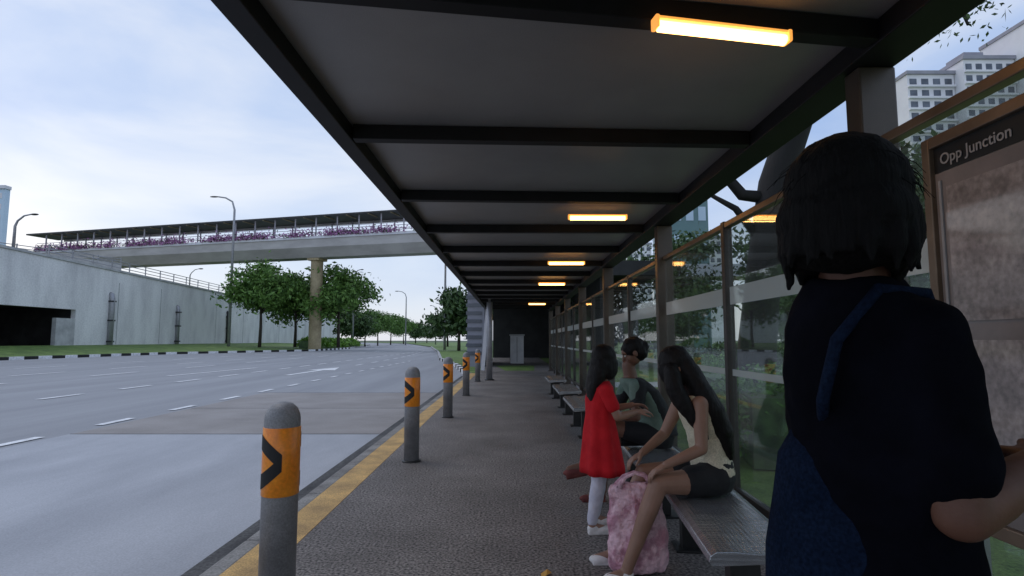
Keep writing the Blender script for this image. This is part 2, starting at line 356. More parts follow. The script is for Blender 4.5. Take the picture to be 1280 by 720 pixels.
# ------------------------------------------------------------------ footbridge
fb=empty('footbridge',(-30,84,0),'long covered pedestrian footbridge of pale concrete crossing the road','footbridge')
A=at(505,360,78); B=at(65,360,95)
dirb=V((B.x-A.x,B.y-A.y,0)).normalized(); nb=V((-dirb.y,dirb.x,0))
P0=V((A.x,A.y,0))-dirb*28; P1=V((B.x,B.y,0))+dirb*1; LB=(P1-P0).length
def bp(s,off=0,z=0): p=P0+dirb*s+nb*off; return V((p.x,p.y,z))
def bsect(mb,s0,s1,prof):
    n=len(prof); vs=[bp(s0,o,z) for o,z in prof]+[bp(s1,o,z) for o,z in prof]
    mb.add(vs,[tuple(range(n)),tuple(reversed(range(n,2*n)))]+[(i,(i+1)%n,(i+1)%n+n,i+n) for i in range(n)])
ZB,ZD,ZR=13.1,15.6,18.7
q=MB(); bsect(q,0,LB,[(-1.2,ZB),(1.2,ZB),(2.3,ZB+1.3),(2.3,ZD),(-2.3,ZD),(-2.3,ZB+1.3)]); q.build('deck',M['bridge'],fb)
q=MB(); bsect(q,0,LB,[(-2.45,ZD+.004),(2.45,ZD+.004),(2.45,ZD+.35),(-2.45,ZD+.35)]); q.build('deck_edge',M['flat'],fb)
q=MB(); bsect(q,-1,LB+2,[(-2.6,ZR),(2.6,ZR),(2.6,ZR+.22),(0,ZR+.55),(-2.6,ZR+.22)]); q.build('roof',M['darkmetal'],fb)
q=MB(); bsect(q,0,LB,[(-2.3,ZR-.35),(-2.1,ZR-.35),(-2.1,ZR-.01),(-2.3,ZR-.01)]); q.build('roof_beam',M['bridge'],fb)
for off in (-2.2,2.2):
    for h in (.55,.95,1.3):
        q=MB(); q.tube([bp(0,off,ZD+.35+h),bp(LB,off,ZD+.35+h)],.04,6); q.build('rail',M['fbrail'],fb)
n=int(LB/3.4)
for k in range(n+1):
    for off in (-2.0,2.0):
        q=MB(); q.bar(bp(k*3.4,off,ZD+.3),bp(k*3.4,off,ZR),.16,.16); q.build('roof_post',M['fbrail'],fb)
for k in range(n):
    q=MB(); q.bar(bp(k*3.4+1.7,0,ZR-.06),bp(k*3.4+1.7,2.55,ZR-.06),.16,.10); q.build('rafter',M['pillar'],fb)
s=min([i*.2 for i in range(int(LB*5))],key=lambda t:abs(640+bp(t).x/bp(t).y*FP-395))
p=bp(s)
q=MB(); q.lathe([(.88,-.3),(.85,ZB-.02)],(p.x,p.y,0),20); q.build('pillar',M['pillar'],fb,smooth=False)
q=MB(); bsect(q,s-.95,s+.95,[(-1.05,ZB-.35),(1.05,ZB-.35),(1.1,ZB-.005),(-1.1,ZB-.005)]); q.build('pier_head',M['pillar'],fb)
def quadleaf(mb,c,s,rnd=random):
    a=V((rnd.gauss(0,1),rnd.gauss(0,1),rnd.gauss(0,1))).normalized(); t=V((rnd.gauss(0,1),rnd.gauss(0,1),rnd.gauss(0,1))); bb=a.cross(t).normalized()
    mb.v+= [c-a*s,c+bb*s*.45,c+a*s,c-bb*s*.45]; o=len(mb.v)-4; mb.f.append((o,o+1,o+2,o+3))
for (m_,n_,nm,lab) in ((M['flower'],8500,'bougainvillea','straggling pink and purple bougainvillea along the footbridge railing'),(M['leaf2'],1800,'planter_greenery','dark green creeper leaves among the footbridge flowers')):
    q=MB()
    for i in range(n_):
        s_=random.random()*LB
        if math.sin(s_*.9)+math.sin(s_*.37+1)+random.gauss(0,.9)<-.6: continue
        quadleaf(q,bp(s_,2.5+random.gauss(0,.12),ZD+.42+abs(random.gauss(0,.45))-.1),.2)
    tag(q.build(nm,m_),lab,'plant',kind='stuff')
# ------------------------------------------------------------------ trees
def tree_proto(name,H,cr,cz,n,clumps,lf,leaf,tr=.16,seed=1,branches=7):
    rnd=random.Random(seed); root=empty(name,(0,0,0))
    q=MB(); q.tube([(0,0,0),(.05,.03,H*.25),(-.04,.08,H*.5),(.05,0,H*.72)],[tr*1.25,tr,tr*.75,tr*.3],9)
    cl=[]
    for i in range(clumps):
        u=V((rnd.gauss(0,1),rnd.gauss(0,1),rnd.gauss(0,1))).normalized()*(rnd.random()**.4)
        cl.append(V((u.x*cr,u.y*cr,cz+u.z*(H-cz)*.95)))
    for i in range(branches):
        c=cl[i%len(cl)]; q.tube([(0,0,H*(.3+.3*rnd.random())),c*.5+V((0,0,H*.25)),c],[tr*.5,tr*.32,tr*.1],6)
    q.build('trunk',M['bark'],root,smooth=True,local=True)
    q=MB()
    for i in range(n):
        c=cl[rnd.randrange(clumps)]; s=cr*(.15+.10*rnd.random())
        quadleaf(q,c+V((rnd.gauss(0,s),rnd.gauss(0,s),rnd.gauss(0,s*.7))),lf*(.6+.8*rnd.random()),rnd)
    q.build('crown',leaf,root,local=True)
    return root
T1=tree_proto('street_tree',12,4.5,8.7,8500,38,.30,M['leaf'],.2,3)
T2=tree_proto('street_tree',11,4.2,7.2,8500,34,.30,M['leaf'],.2,5)
T3=tree_proto('street_tree',10,4.4,5.9,4200,26,.45,M['leaf2'],.22,8)
used={}
def put(T,x,y,z,s,rz,label,group='street trees',name=None):
    if id(T) in used: o=copy_tree(T)
    else: o=T; used[id(T)]=1
    if name: o.name=name
    o.location=(x,y,z); o.scale=(s,s,s); o.rotation_euler=(0,0,rz); tag(o,label,'tree',group); return o
def px2(px,Y): return (px-640)/FP*Y
put(T1,px2(326,80),80,.3,.98,0,'round crowned green street tree left of the footbridge pillar, farthest left of the roadside trees')
put(T2,px2(370,86),86,.3,.98,1,'green street tree with low crown just left of the footbridge pillar')
put(T2,px2(424,84),84,.3,1.04,2.2,'green street tree just right of the footbridge pillar')
rows=[(440,118,8.6,'first'),(457,128,7.5,'second'),(473,150,8.3,'third'),(489,172,8.4,'fourth'),(505,200,8.6,'fifth'),(520,235,9.5,'sixth'),(534,262,9.5,'seventh')]
for px,Y,h,o in rows:
    put(T2 if px%2 else T3,px2(px,Y),Y,-.1,h/10.5,px,'%s tree to the right of the pillar in the distant row along the far kerb'%o,'distant roadside trees')
put(T3,px2(574,74),74,-.1,.85,1,'dark tree beyond the last bollard with its crown against the shelter roof edge','trees beyond the bollards')
put(T3,px2(560,120),120,-.1,.82,3,'distant dark tree at the bend of the road','trees beyond the bollards')
def hedge(name,p,q_,h,w,n,lf,m,label,seed):
    rnd=random.Random(seed); mb=MB(); p=V(p);d=V(q_)-p; nn=V((-d.y,d.x,0)).normalized()
    for i in range(n):
        t=rnd.random(); hh=h*(.8+.2*math.sin(t*d.length*1.3)+.08*rnd.random())
        u=rnd.uniform(-1,1); z=hh*(1-abs(u)**3*.3)*rnd.random()**.5
        quadleaf(mb,p+d*t+nn*u*w/2+V((0,0,z)),lf*(.6+.8*rnd.random()),rnd)
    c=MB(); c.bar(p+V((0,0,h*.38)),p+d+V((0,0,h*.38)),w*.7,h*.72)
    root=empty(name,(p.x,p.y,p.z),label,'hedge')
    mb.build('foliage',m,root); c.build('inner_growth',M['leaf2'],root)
hedge('hedge',(-30,83,.1),(-31,112,.1),1.6,2.6,5000,.25,M['leafhedge'],'low clipped hedge on the far kerb at the foot of the pillar',2)
hedge('hedge',(3.1,6.2,-.03),(4.9,15,-.03),1.05,1.4,16000,.045,M['leafnear'],'green hedge seen through the shelter glass behind the seated woman',4)
hedge('hedge',(5.5,16,-.03),(12,26,-.03),1.3,2,5000,.09,M['leaf2'],'darker hedge farther back on the lawn behind the shelter',6)
# ------------------------------------------------------------------ street lamps
def lamp(px,Y,ytop,zb,arm,label,th=.13):
    top=at(px,ytop,Y); root=empty('street_lamp',(top.x,Y,zb),label,'street lamp','street lamps')
    q=MB(); s=1 if arm>0 else -1; a=abs(arm)
    q.tube([(top.x,Y,zb),(top.x,Y,top.z-1.6*a/2.5),(top.x+s*a*.12,Y,top.z-.7),(top.x+s*a*.45,Y,top.z-.15),(top.x+s*a*.8,Y,top.z)],[th*1.5,th,th*.8,th*.7,th*.6],8); q.build('pole',M['bars'],root,smooth=True)
    q=MB(); q.ell((top.x+s*a,Y,top.z),(a*.22,.16,.11)); q.build('lamp_head',M['darkmetal'],root,smooth=True)
lamp(294,78,246,.4,-2.9,'tall curved grey street lamp standing in front of the footbridge and retaining wall',.15)
lamp(20,60,268,9,2.0,'small street lamp leaning right at the far left edge')
lamp(443,110,337,0,1.5,'slim street lamp just right of the trees at the pillar')
lamp(238,96,336,7.5,1.8,'short street lamp under the footbridge, behind the retaining wall',.09)
lamp(508,150,364,0,-2.5,'distant street lamp in the road bend')
lamp(557,80,322,0,-.6,'tall slim pole beside the shelter roof edge')
lamp(545,170,382,0,-1.5,'faint short street lamp farthest down the road')
# ------------------------------------------------------------------ buildings
def tower(name,x0,x1,y,d,z1,z0w,fl,cols,label,m,wm,bands=True):
    root=empty(name,((x0+x1)/2,y,0),label,'building')
    q=MB(); q.box(x0,x1,y,y+d,-1,z1); q.build('wall',m,root)
    q=MB(); q.box(x0-.3,x1+.3,y-.5,y+d,z1+.005,z1+.9); q.build('parapet',M['flat'] if m!=M['flat'] else M['flat2'],root)
    n=0;z=z1-2.6
    if bands:
        zz=z1-3.2
        while zz>z0w:
            q=MB(); q.box(x0,x1,y-.7,y-.003,zz-.25,zz+.25); q.build('ledge',M['flat'],root); zz-=3
    while z>z0w and n<96:
        for c in range(cols):
            wd=(x1-x0)/cols; xa=x0+wd*c+wd*.2; 
            q=MB(); q.box(xa,xa+wd*.6,y-.06,y+.05,z,z+1.5); q.build('window',wm,root); n+=1
        z-=3
    return root
tower('apartment_tower',101,113,140,14,69,18,4,4,'lavender white apartment tower at upper right, left wing with balconies',M['flat'],M['win'])
t=tower('apartment_tower',113.2,126,137,14,71.5,30,4,5,'taller middle apartment tower at upper right, above the trees',M['flat'],M['win'])
q=MB(); q.box(116,121,140,146,72.5,75); q.build('roof_tank',M['flat2'],t)
tower('apartment_tower',126.2,150,133,14,79,40,4,5,'tallest apartment tower cut off by the right edge of the frame',M['flat'],M['win'])
tower('distant_tower',px2(873,200),px2(905,200),200,8,at(880,298,200).z,20,3,4,'small pale distant tower seen between the shelter posts',M['flat'],M['win'],False)
tower('distant_tower',px2(786,240),px2(816,240),240,8,at(800,306,240).z,20,3,4,'faint distant tower seen left of the second shelter column',M['flat'],M['win'],False)
tower('glass_block',px2(842,60),px2(889,60),60,8,at(860,246,60).z,9,3,3,'teal glass building behind the shelter near its second column',M['teal'],M['bluegl'],False)
tower('glass_block',px2(-60,150),px2(-6,150),150,1.5,at(10,236,150).z,30,3,3,'pale blue glass building at the far left edge above the wall',M['bluegl'],M['flat'],False)
q=empty('covered_walkway',(10,34,0),'pale flat roofed covered walkway crossing behind the lawn','walkway')
m=MB(); m.box(6,26,34,36.5,5.2,5.95); m.build('roof',M['flat'],q)
for x in range(7,27,4):
    m=MB(); m.box(x-.15,x+.15,35,35.3,-.1,5.2); m.build('column',M['bridge'],q)
R1=tree_proto('lawn_tree',9,3.6,5,6500,28,.20,M['leaf2'],.2,21)
for i,(x,y,s,lab) in enumerate([(9.0,30,.75,'dark leafy tree on the lawn just right of the second shelter column'),(14,27,.85,'dark spreading tree on the lawn in the middle of the glass panels'),
      (19,28,1.0,'dark tree on the lawn behind the large leaning trunk'),(27,30,1.3,'large dark tree on the lawn behind the standing woman'),(33,48,1.9,'tall tree in front of the apartment towers'),(46,60,2.3,'broad tall tree below the tallest apartment tower'),
      (6.3,38,.8,'small tree at the end of the row of shelter columns'),(62,66,2.5,'tall tree at the right edge below the towers')]):
    put(R1,x,y,-.05,s,i*1.3,lab,'trees behind the shelter')
bt=empty('leaning_tree',(3.45,8,-.05),'large dark tree trunk leaning right behind the shelter with overhanging twigs','tree')
q=MB(); q.tube([(3.4,8,-.1),(3.42,8,1.2),(3.58,8,2.5),(3.78,8,3.6),(4.15,8,4.6),(4.9,7.8,6.2),(5.8,7.4,8)],[.34,.26,.23,.23,.22,.18,.1],14)
q.tube([(3.75,8,3.4),(3.3,8,3.45),(3.0,8.1,3.9),(2.7,8.2,4.8)],[.1,.09,.07,.04],8)
q.tube([(3.6,8,2.7),(3.2,8,3.25),(2.85,8,3.45)],[.08,.05,.03],8)
q.tube([(4.1,8,4.5),(4.0,6.8,5.2),(4.1,5.6,5.2),(4.1,5,4.6),(3.95,4.7,4.1)],[.13,.08,.05,.025,.01],7)
q.tube([(4.1,5.6,5.2),(3.7,5.1,4.7),(3.55,4.9,4.3)],[.03,.02,.008],6)
q.tube([(4.6,7.9,5.6),(5.5,7,6.4),(6,6.3,6.2)],[.12,.07,.03],7)
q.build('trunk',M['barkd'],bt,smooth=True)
q=MB(); rnd=random.Random(5)
for c,n,s in [((5.8,7.4,8.3),2200,.8),((4.4,8.5,7.3),2200,.8),((6.8,6.5,7.4),1800,.8),((3.9,4.75,4.35),260,.22),((4.15,5.0,4.75),300,.28),((3.6,5.0,4.5),180,.18),((4.3,5.6,5.3),500,.35)]:
    for i in range(n): quadleaf(q,V(c)+V((rnd.gauss(0,s),rnd.gauss(0,s),rnd.gauss(0,s*.7))),.028 if s<.4 else .1,rnd)
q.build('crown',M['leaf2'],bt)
# ------------------------------------------------------------------ end of shelter
sb=empty('stair_building',(1,36,0),'shaded concrete stair building at the far end of the bus shelter','building')
q=MB(); q.box(-1.5,7,45,45.4,-.1,5); q.build('back_wall',M['shadecon'],sb)
q=MB(); q.box(4.2,4.6,27,44.99,-.1,4.4); q.build('right_wall',M['shadecon'],sb)
q=MB(); q.box(-2.2,7,26.5,46,4.41,5.1); q.build('roof',M['shadecon'],sb)
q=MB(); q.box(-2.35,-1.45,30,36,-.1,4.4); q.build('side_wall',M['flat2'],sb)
for k in range(9):
    q=MB(); q.box(-2.42,-1.6,29.94,29.99,.6+k*.42,.78+k*.42); q.build('louvre',M['win'],sb)
q=MB(); q.bar((-1.25,24.5,.1),(-1.02,24.5,3.0),.16,.4); q.build('stair_string',M['flat'],sb)
rc=empty('round_column',(-.78,19.8,0),'grey round column standing beyond the last bollard','column')
q=MB(); q.lathe([(.11,.03),(.1,3.3)],(-.78,19.8,0),16); q.build('shaft',M['bars'],rc,smooth=True)
q=MB(); q.lathe([(.17,0),(.17,.03),(.12,.05)],(-.78,19.8,0),16); q.build('base_plate',M['leg'],rc)
cb=empty('utility_cabinet',(.3,33,0),'pale grey utility cabinet in the dark opening past the shelter','cabinet')
q=MB(); q.box(-.1,.68,33,33.6,.02,1.62); q.build('body',M['cab'],cb,bevel=.02)
q=MB(); q.box(-.15,.73,32.95,33.65,1.63,1.70); q.build('lid',M['coping'],cb)
q=MB(); q.box(.28,.30,32.97,32.995,.1,1.55); q.build('door_gap',M['black'],cb)
# ------------------------------------------------------------------ bus shelter
SY0,SY1=-2.4,25.6; RL,RRt=-1.16,1.87
sh=empty('bus_shelter',(.3,11,0),'long flat roofed bus shelter with dark beams and glass back panels','bus shelter')
q=MB(); q.box(RL+.06,RRt-.05,SY0,SY1,2.80,2.82); q.build('ceiling_panel',M['ceil'],sh)
q=MB(); q.box(RL-.02,RRt+.05,SY0-.05,SY1+.05,2.824,2.93); q.build('roof_sheet',M['beam'],sh)
q=MB(); q.box(RL-.02,RL+.10,SY0,SY1,2.70,2.799); q.build('edge_beam',M['beam'],sh,bevel=.006)
q=MB(); q.box(1.62,RRt-.03,SY0,SY1,2.69,2.799); q.build('rear_beam',M['beam'],sh,bevel=.006)
ys=[-1.0,2.24,3.74,5.38,6.95,8.55]; y=10.15
while y<25.5: ys.append(y); y+=1.6
for i,y in enumerate(ys):
    tl=.20 if i==1 else (.06 if y<6 else 0)
    q=MB(); q.bar((RL+.11,y-tl,2.748),(1.615,y+tl,2.748),.085,.095); q.build('cross_beam',M['beam'],sh,bevel=.004)
cy=[2.68+3.82*k for k in range(-1,7)]
for y in cy:
    q=MB(); q.box(1.66,1.84,y-.06,y+.06,0,2.688); q.build('column',M['column'],sh,bevel=.01)
    q=MB(); q.box(1.60,1.90,y-.12,y+.12,.001,.03); q.build('column_foot',M['leg'],sh)
for i,y in enumerate(cy[:-1]):
    y0=y+.07;y1=cy[i+1]-.07; ym=(y0+y1)/2
    q=MB(); q.box(1.715,1.785,ym-.035,ym+.035,0,2.34); q.build('post',M['postm'],sh,bevel=.006)
    for a,c in ((y0,ym-.037),(ym+.037,y1)):
        q=MB(); q.box(1.745,1.755,a+.02,c-.02,.24,2.27); g=q.build('glass_panel',M['glass'],sh)
        for z0_,z1_ in ((1.66,1.80),(1.10,1.15)):
            q=MB(); q.box(1.738,1.7435,a+.03,c-.03,z0_,z1_); q.build('frosted_band',M['frost'],g)
        q=MB(); q.box(1.72,1.78,a,c,2.285,2.33); q.build('top_rail',M['bronze'],sh,bevel=.005)
        q=MB(); q.box(1.72,1.78,a,c,.18,.235); q.build('bottom_rail',M['postm'],sh,bevel=.005)
lroot=None
for i,(y,x,rz,lab) in enumerate([(2.28,.885,11,'nearest and largest lit warm fluorescent lamp under the shelter roof'),(5.92,.905,1,'second nearest lit warm fluorescent lamp under the shelter roof'),(9.5,.915,0,'third nearest lit warm fluorescent lamp under the shelter roof'),
      (13.1,.92,0,'fourth nearest lit warm fluorescent lamp under the shelter roof'),(20.4,.9,0,'farthest lit warm fluorescent lamp, small, near the dark end of the shelter')]):
    if lroot is None:
        lroot=empty('ceiling_lamp',(0,0,0)); o=lroot
        q=MB(); q.box(-.30,.30,-.02,.02,.030,.045); q.box(-.312,-.294,-.028,.028,-.008,.045); q.box(.294,.312,-.028,.028,-.008,.045); q.build('housing',M['housing'],lroot,bevel=.006,local=True)
        q=MB(); q.tube([(-.290,0,.006),(.290,0,.006)],.023,12); q.build('tube',M['tube'],lroot,smooth=True,local=True)
    else: o=copy_tree(lroot)
    o.location=(x,y,2.655); o.rotation_euler=(0,0,R(rz)); tag(o,lab,'lamp','ceiling lamps under the shelter')
    al=bpy.data.lights.new('lamp_light','AREA'); al.shape='RECTANGLE'; al.size=.56; al.size_y=.04; al.energy=1.3; al.color=(1,.50,.15)
    ao=bpy.data.objects.new('lamp_light',al); col.objects.link(ao); ao.location=(x,y,2.625); ao.rotation_euler=(0,0,R(rz))
# ------------------------------------------------------------------ bollards
br=empty('bollard',(0,0,0)); r=.086
q=MB(); q.lathe([(r,0),(r,.985),(r*.96,1.01),(r*.82,1.04),(r*.55,1.062),(r*.2,1.072)],n=36); q.build('post',M['bollard'],br,smooth=True,local=True)
q=MB(); q.lathe([(r+.0005,.622),(r+.003,.624),(r+.003,.948),(r+.0005,.95)],n=36); q.build('reflective_band',M['orange'],br,smooth=True,local=True)
q=MB(); q.lathe([(r+.022,.0),(r+.022,.012),(r+.001,.02)],n=36); q.build('base_collar',M['leg'],br,local=True)
for off in (0,180):
    q=MB(); n=28; zm=.785; rr_=r+.005
    for sgn in (1,-1):
        base=len(q.v)
        for k in range(n+1):
            t=k/n; th=math.asin(-.99+t*1.16)+R(14+off); x=math.sin(th)*rr_; y=-math.cos(th)*rr_
            c=(1-t)*.095; hi=c+.040; lo=max(0,c-.034)
            q.v.append(V((x,y,zm+sgn*hi))); q.v.append(V((x,y,zm+sgn*lo)))
        for k in range(n): a=base+2*k; q.f.append((a,a+2,a+3,a+1))
    q.build('chevron',M['black'],br,local=True)
for i,(y,lab) in enumerate([(2.9,'nearest bollard, large, cut off at the bottom'),(6.65,'second nearest bollard'),(10.35,'third nearest bollard'),(14.4,'fourth nearest bollard'),(19.2,'farthest and smallest bollard')]):
    o=br if i==0 else copy_tree(br)
    o.location=(-1.15,y,0); tag(o,lab+', grey with orange band and black chevron','bollard','bollards along the kerb')
# ------------------------------------------------------------------ benches
def make_bench():
    root=empty('bench',(0,0,0)); q=MB()
    w,l=.2,.8
    prof=[(-w,.385),(-w-.014,.405),(-w-.008,.432),(-w+.02,.45),(-w*.5,.453),(0,.446),(w*.5,.452),(w-.02,.462),(w+.008,.455),(w+.014,.43),(w,.40),(0,.40)]
    n=len(prof); vs=[(x,-l,z) for x,z in prof]+[(x,l,z) for x,z in prof]
    q.add(vs,[tuple(range(n)),tuple(reversed(range(n,2*n)))]+[(i,(i+1)%n,(i+1)%n+n,i+n) for i in range(n)])
    q.build('seat',M['steel'],root,local=True,bevel=.004)
    for y in (-.55,.55):
        q=MB(); q.box(-.07,.07,y-.05,y+.05,.012,.398); q.box(-.17,.17,y-.06,y+.06,.36,.397); q.box(-.12,.12,y-.1,y+.1,0,.014); q.build('leg',M['leg'],root,local=True,bevel=.004)
    return root
be=make_bench()
for i,(x,y,rz,lab) in enumerate([(1.15,3.38,-5,'nearest steel bench, with the long haired woman sitting on it'),(1.2,5.2,-2,'steel bench under the seated person in the sage top'),
     (1.06,8.8,0,'empty steel bench, third from the camera'),(1.06,11.3,0,'empty steel bench, fourth from the camera'),(1.06,14.2,0,'empty steel bench, farthest from the camera')]):
    o=be if i==0 else copy_tree(be); o.location=(x,y,0); o.rotation_euler=(0,0,R(rz)); tag(o,lab,'bench','steel benches in the shelter')
# ------------------------------------------------------------------ notice board
nbd=empty('notice_board',(1.68,1.8,0),'framed bus stop notice board with black header at the right edge','notice board')
x=1.66; y0,y1=1.0,2.25
for nm,bx in (('frame',(y0,y0+.04,.7,2.18)),('frame',(y1-.04,y1,.7,2.18)),('frame',(y0+.041,y1-.041,2.135,2.18)),('frame',(y0+.041,y1-.041,.7,.75))):
    q=MB(); q.box(x,x+.05,*bx); q.build(nm,M['bronze'],nbd,bevel=.004)
q=MB(); q.box(x+.02,x+.03,y0+.041,y1-.041,2.035,2.134); q.build('header',M['sign'],nbd)
q=MB(); q.box(x+.02,x+.03,y0+.041,y1-.041,.751,2.033); q.build('poster',M['poster'],nbd)
for yy in (y1-.075,1.62):
    q=MB(); q.box(x+.013,x+.019,yy,yy+.012,.77,2.0); q.build('poster_border',M['letter'],nbd)
q=MB(); q.box(x+.014,x+.019,1.66,2.15,1.45,1.97); q.build('map_area',M['map'],nbd)
q=MB(); q.box(x+.014,x+.019,1.66,2.15,.85,1.38); q.build('map_area',M['map'],nbd)
for y in (y0+.02,y1-.02):
    q=MB(); q.box(x+.005,x+.045,y-.02,y+.02,0,.698); q.build('post',M['bronze'],nbd)
cu=bpy.data.curves.new('t','FONT'); cu.body='Opp Junction'; cu.size=.060; cu.extrude=.001; cu.offset=.0006
to=bpy.data.objects.new('t',cu); col.objects.link(to)
bpy.context.view_layer.update()
me=bpy.data.meshes.new_from_object(to.evaluated_get(bpy.context.evaluated_depsgraph_get())); bpy.data.objects.remove(to)
mt=Matrix(((0,0,-1,x+.017-1.68),(-1,0,0,2.175-1.8),(0,1,0,2.062),(0,0,0,1))); me.transform(mt); me.materials.clear(); me.materials.append(M['letter'])
lo=bpy.data.objects.new('lettering',me); col.objects.link(lo); lo.parent=nbd
rg=empty('metal_railing',(2.5,2,0),'horizontal bar railing outside the glass at the right edge','railing')
for k in range(6):
    q=MB(); q.tube([(2.5,.6,.75+.1*k),(2.5,3.2,.75+.1*k)],.018,8); q.build('rail',M['bars'],rg,smooth=True)
for y in (.7,3.15):
    q=MB(); q.box(2.47,2.53,y-.03,y+.03,-.05,1.3); q.build('post',M['bars'],rg)
q=MB(); q.add([(.17,3.42,.004),(.20,3.44,.02),(.235,3.50,.012),(.21,3.53,.02),(.17,3.50,.006)],[(0,1,2,3,4)]); q.tube([(.17,3.42,.005),(.15,3.38,.008)],.002,5)
tag(q.build('fallen_leaf',M['dryleaf']),'single orange dry leaf lying on the pavement','leaf')
# ------------------------------------------------------------------ people
UP=V((0,0,1))
def basis(F):
    F=F.normalized(); Rr=F.cross(UP).normalized(); U=Rr.cross(F).normalized(); return Rr,F,U
def head(sk,c,F,s=1):
    c=V(c); Rr,F,U=basis(F); B=(Rr,F,U)
    e=lambda f,u,r,rad: sk.ell(c+F*f*s+U*u*s+Rr*r*s,tuple(k*s for k in rad),B)
    e(-.012,.02,0,(.073,.092,.088)); e(.02,-.04,0,(.056,.066,.068)); e(.06,-.088,0,(.024,.024,.022)); e(.062,.03,0,(.05,.03,.035))
    e(.052,-.03,.035,(.024,.03,.03)); e(.052,-.03,-.035,(.024,.03,.03))
    e(.084,-.053,0,(.022,.011,.012))
    sk.limb([c+(F*.084+U*.012)*s,c+(F*.106-U*.022)*s],[.009*s,.0135*s])
    for k in (-1,1): e(-.005,-.012,.076*k,(.010,.02,.032))
def face_parts(c,F,parent,s=1):
    c=V(c); Rr,F,U=basis(F); B=(Rr,F,U)
    for k in (-1,1):
        q=MB(); q.ell(c+(F*.079+Rr*.031*k+U*.004)*s,(.013*s,.010*s,.008*s),B); eo=q.build('eye',M['eye'],parent,smooth=True)
        q=MB(); q.ell(c+(F*.087+Rr*.031*k+U*.004)*s,(.006*s,.004*s,.006*s),B); q.build('iris',M['iris'],eo,smooth=True)
        q=MB(); q.ell(c+(F*.086+Rr*.031*k+U*.024)*s,(.018*s,.006*s,.0035*s),B); q.build('eyebrow',M['hair'],parent,smooth=True)
    q=MB(); q.ell(c+(F*.0925-U*.053)*s,(.021*s,.007*s,.0085*s),B); q.build('lips',M['lip'],parent,smooth=True)
def hand(sk,wr,D,Nv,side=1,curl=.35,s=1):
    wr=V(wr); D=V(D).normalized(); Nv=V(Nv); Nv=(Nv-D*Nv.dot(D)).normalized(); S=D.cross(Nv)
    sk.ell(wr+D*.045*s,(.052*s,.040*s,.015*s),(D,S,Nv))
    for i,l in enumerate([.070,.078,.072,.056]):
        o=(.031-.0207*i)*side; p=wr+(D*.082+S*o)*s; d=(D+S*o*2.4).normalized(); pts=[wr+(D*.05+S*o*.8)*s,p]
        a=curl
        for j,f in enumerate((.42,.32,.26)):
            dd=(d*math.cos(a)-Nv*math.sin(a)).normalized(); p=p+dd*l*f*s; pts.append(p); a+=curl
        sk.limb(pts,[.009*s,.0088*s,.0082*s,.0076*s,.0066*s],10)
    p=wr+(D*.02+S*.026*side)*s; d=(D*.65+S*side*.75-Nv*.2).normalized(); q_=p+d*.036*s; r_=q_+(D*.85+S*side*.4-Nv*.3).normalized()*.032*s; t_=r_+(D*.9+S*side*.1-Nv*.4).normalized()*.024*s
    sk.limb([p,q_,r_,t_],[.014*s,.0115*s,.0098*s,.0078*s],10)
def person(loc,label): return empty('person',loc,label,'person')
def torso(sk,pts,Rr,F,grow=0,n=24):
    sk.loft([(V(c),Rr*(w_+grow),F*(d_+grow)) for c,w_,d_ in pts],n)
def shoe(parent,heel,toe,m,w_=.042,h=.075,name='shoe'):
    q=MB(); heel=V(heel);toe=V(toe); d=(toe-heel).normalized(); B=(d,d.cross(UP).normalized(),d.cross(UP).normalized().cross(d))
    L_=(toe-heel).length
    q.ell(heel+d*.04+B[2]*h*.5,(.048,w_*.85,h*.55),B); q.ell(heel+d*L_*.62+B[2]*h*.34,(L_*.40,w_,h*.42),B); q.tube([heel+d*.0+B[2]*.008,toe-d*.02+B[2]*.008],[w_*.8,w_*.9],12)
    return q.build(name,m,parent,voxel=.005,sm=4)
# --- A
a=person((1.1,3.55,0),'seated woman with long black hair, cream top and black shorts')
Rr,F,U=basis(V((-1,-.05,0)))
sk=MB()
tp=[((1.225,3.6,.50),.155,.11),((1.235,3.6,.57),.17,.12),((1.225,3.6,.68),.135,.10),((1.20,3.59,.80),.135,.10),((1.16,3.585,.92),.155,.105),((1.125,3.58,1.00),.165,.085),((1.10,3.58,1.045),.12,.06)]
torso(sk,tp,Rr,F)
sk.limb([(1.10,3.58,1.03),(1.06,3.575,1.12),(1.045,3.57,1.15)],[.052,.047,.05])
hc=(1.01,3.565,1.215); hf=V((-1,.22,-.85)); head(sk,hc,hf,.98)
LS,RS=V((1.115,3.425,1.0)),V((1.10,3.745,1.0))
el,er=V((1.10,3.37,.75)),V((1.0,3.80,.77)); wl,wrr=V((.895,3.375,.66)),V((.83,3.70,.665))
for s_,e_,w_ in ((LS,el,wl),(RS,er,wrr)):
    sk.limb([s_,s_.lerp(e_,.5),e_,e_.lerp(w_,.35),w_],[.050,.042,.035,.034,.024])
hand(sk,wl,(-1,.05,-.55),(-.3,0,1),1,.30,.95); hand(sk,wrr,(-1,-.1,-.6),(-.3,0,1),-1,.30,.95)
for hp,kn,an,to_ in ((V((1.21,3.50,.545)),V((.85,3.40,.545)),V((.665,3.39,.09)),V((.55,3.38,.03))),(V((1.21,3.70,.545)),V((.83,3.68,.545)),V((.63,3.67,.09)),V((.51,3.67,.03)))):
    sk.limb([hp,hp.lerp(kn,.5),kn,kn.lerp(an,.3),kn.lerp(an,.65),an,an+V((-.01,0,-.04)),to_],[.088,.075,.056,.055,.043,.034,.034,.022])
sk.build('body',M['skin'],a,voxel=.0055,sm=4)
face_parts(hc,hf,a,.98)
q=MB(); torso(q,tp[1:],Rr,F,.012); 
for s_ in (LS,RS): q.limb([V((1.125,s_.y*.6+3.58*.4,1.02)),s_+V((0,0,-.005))],[.045,.045])
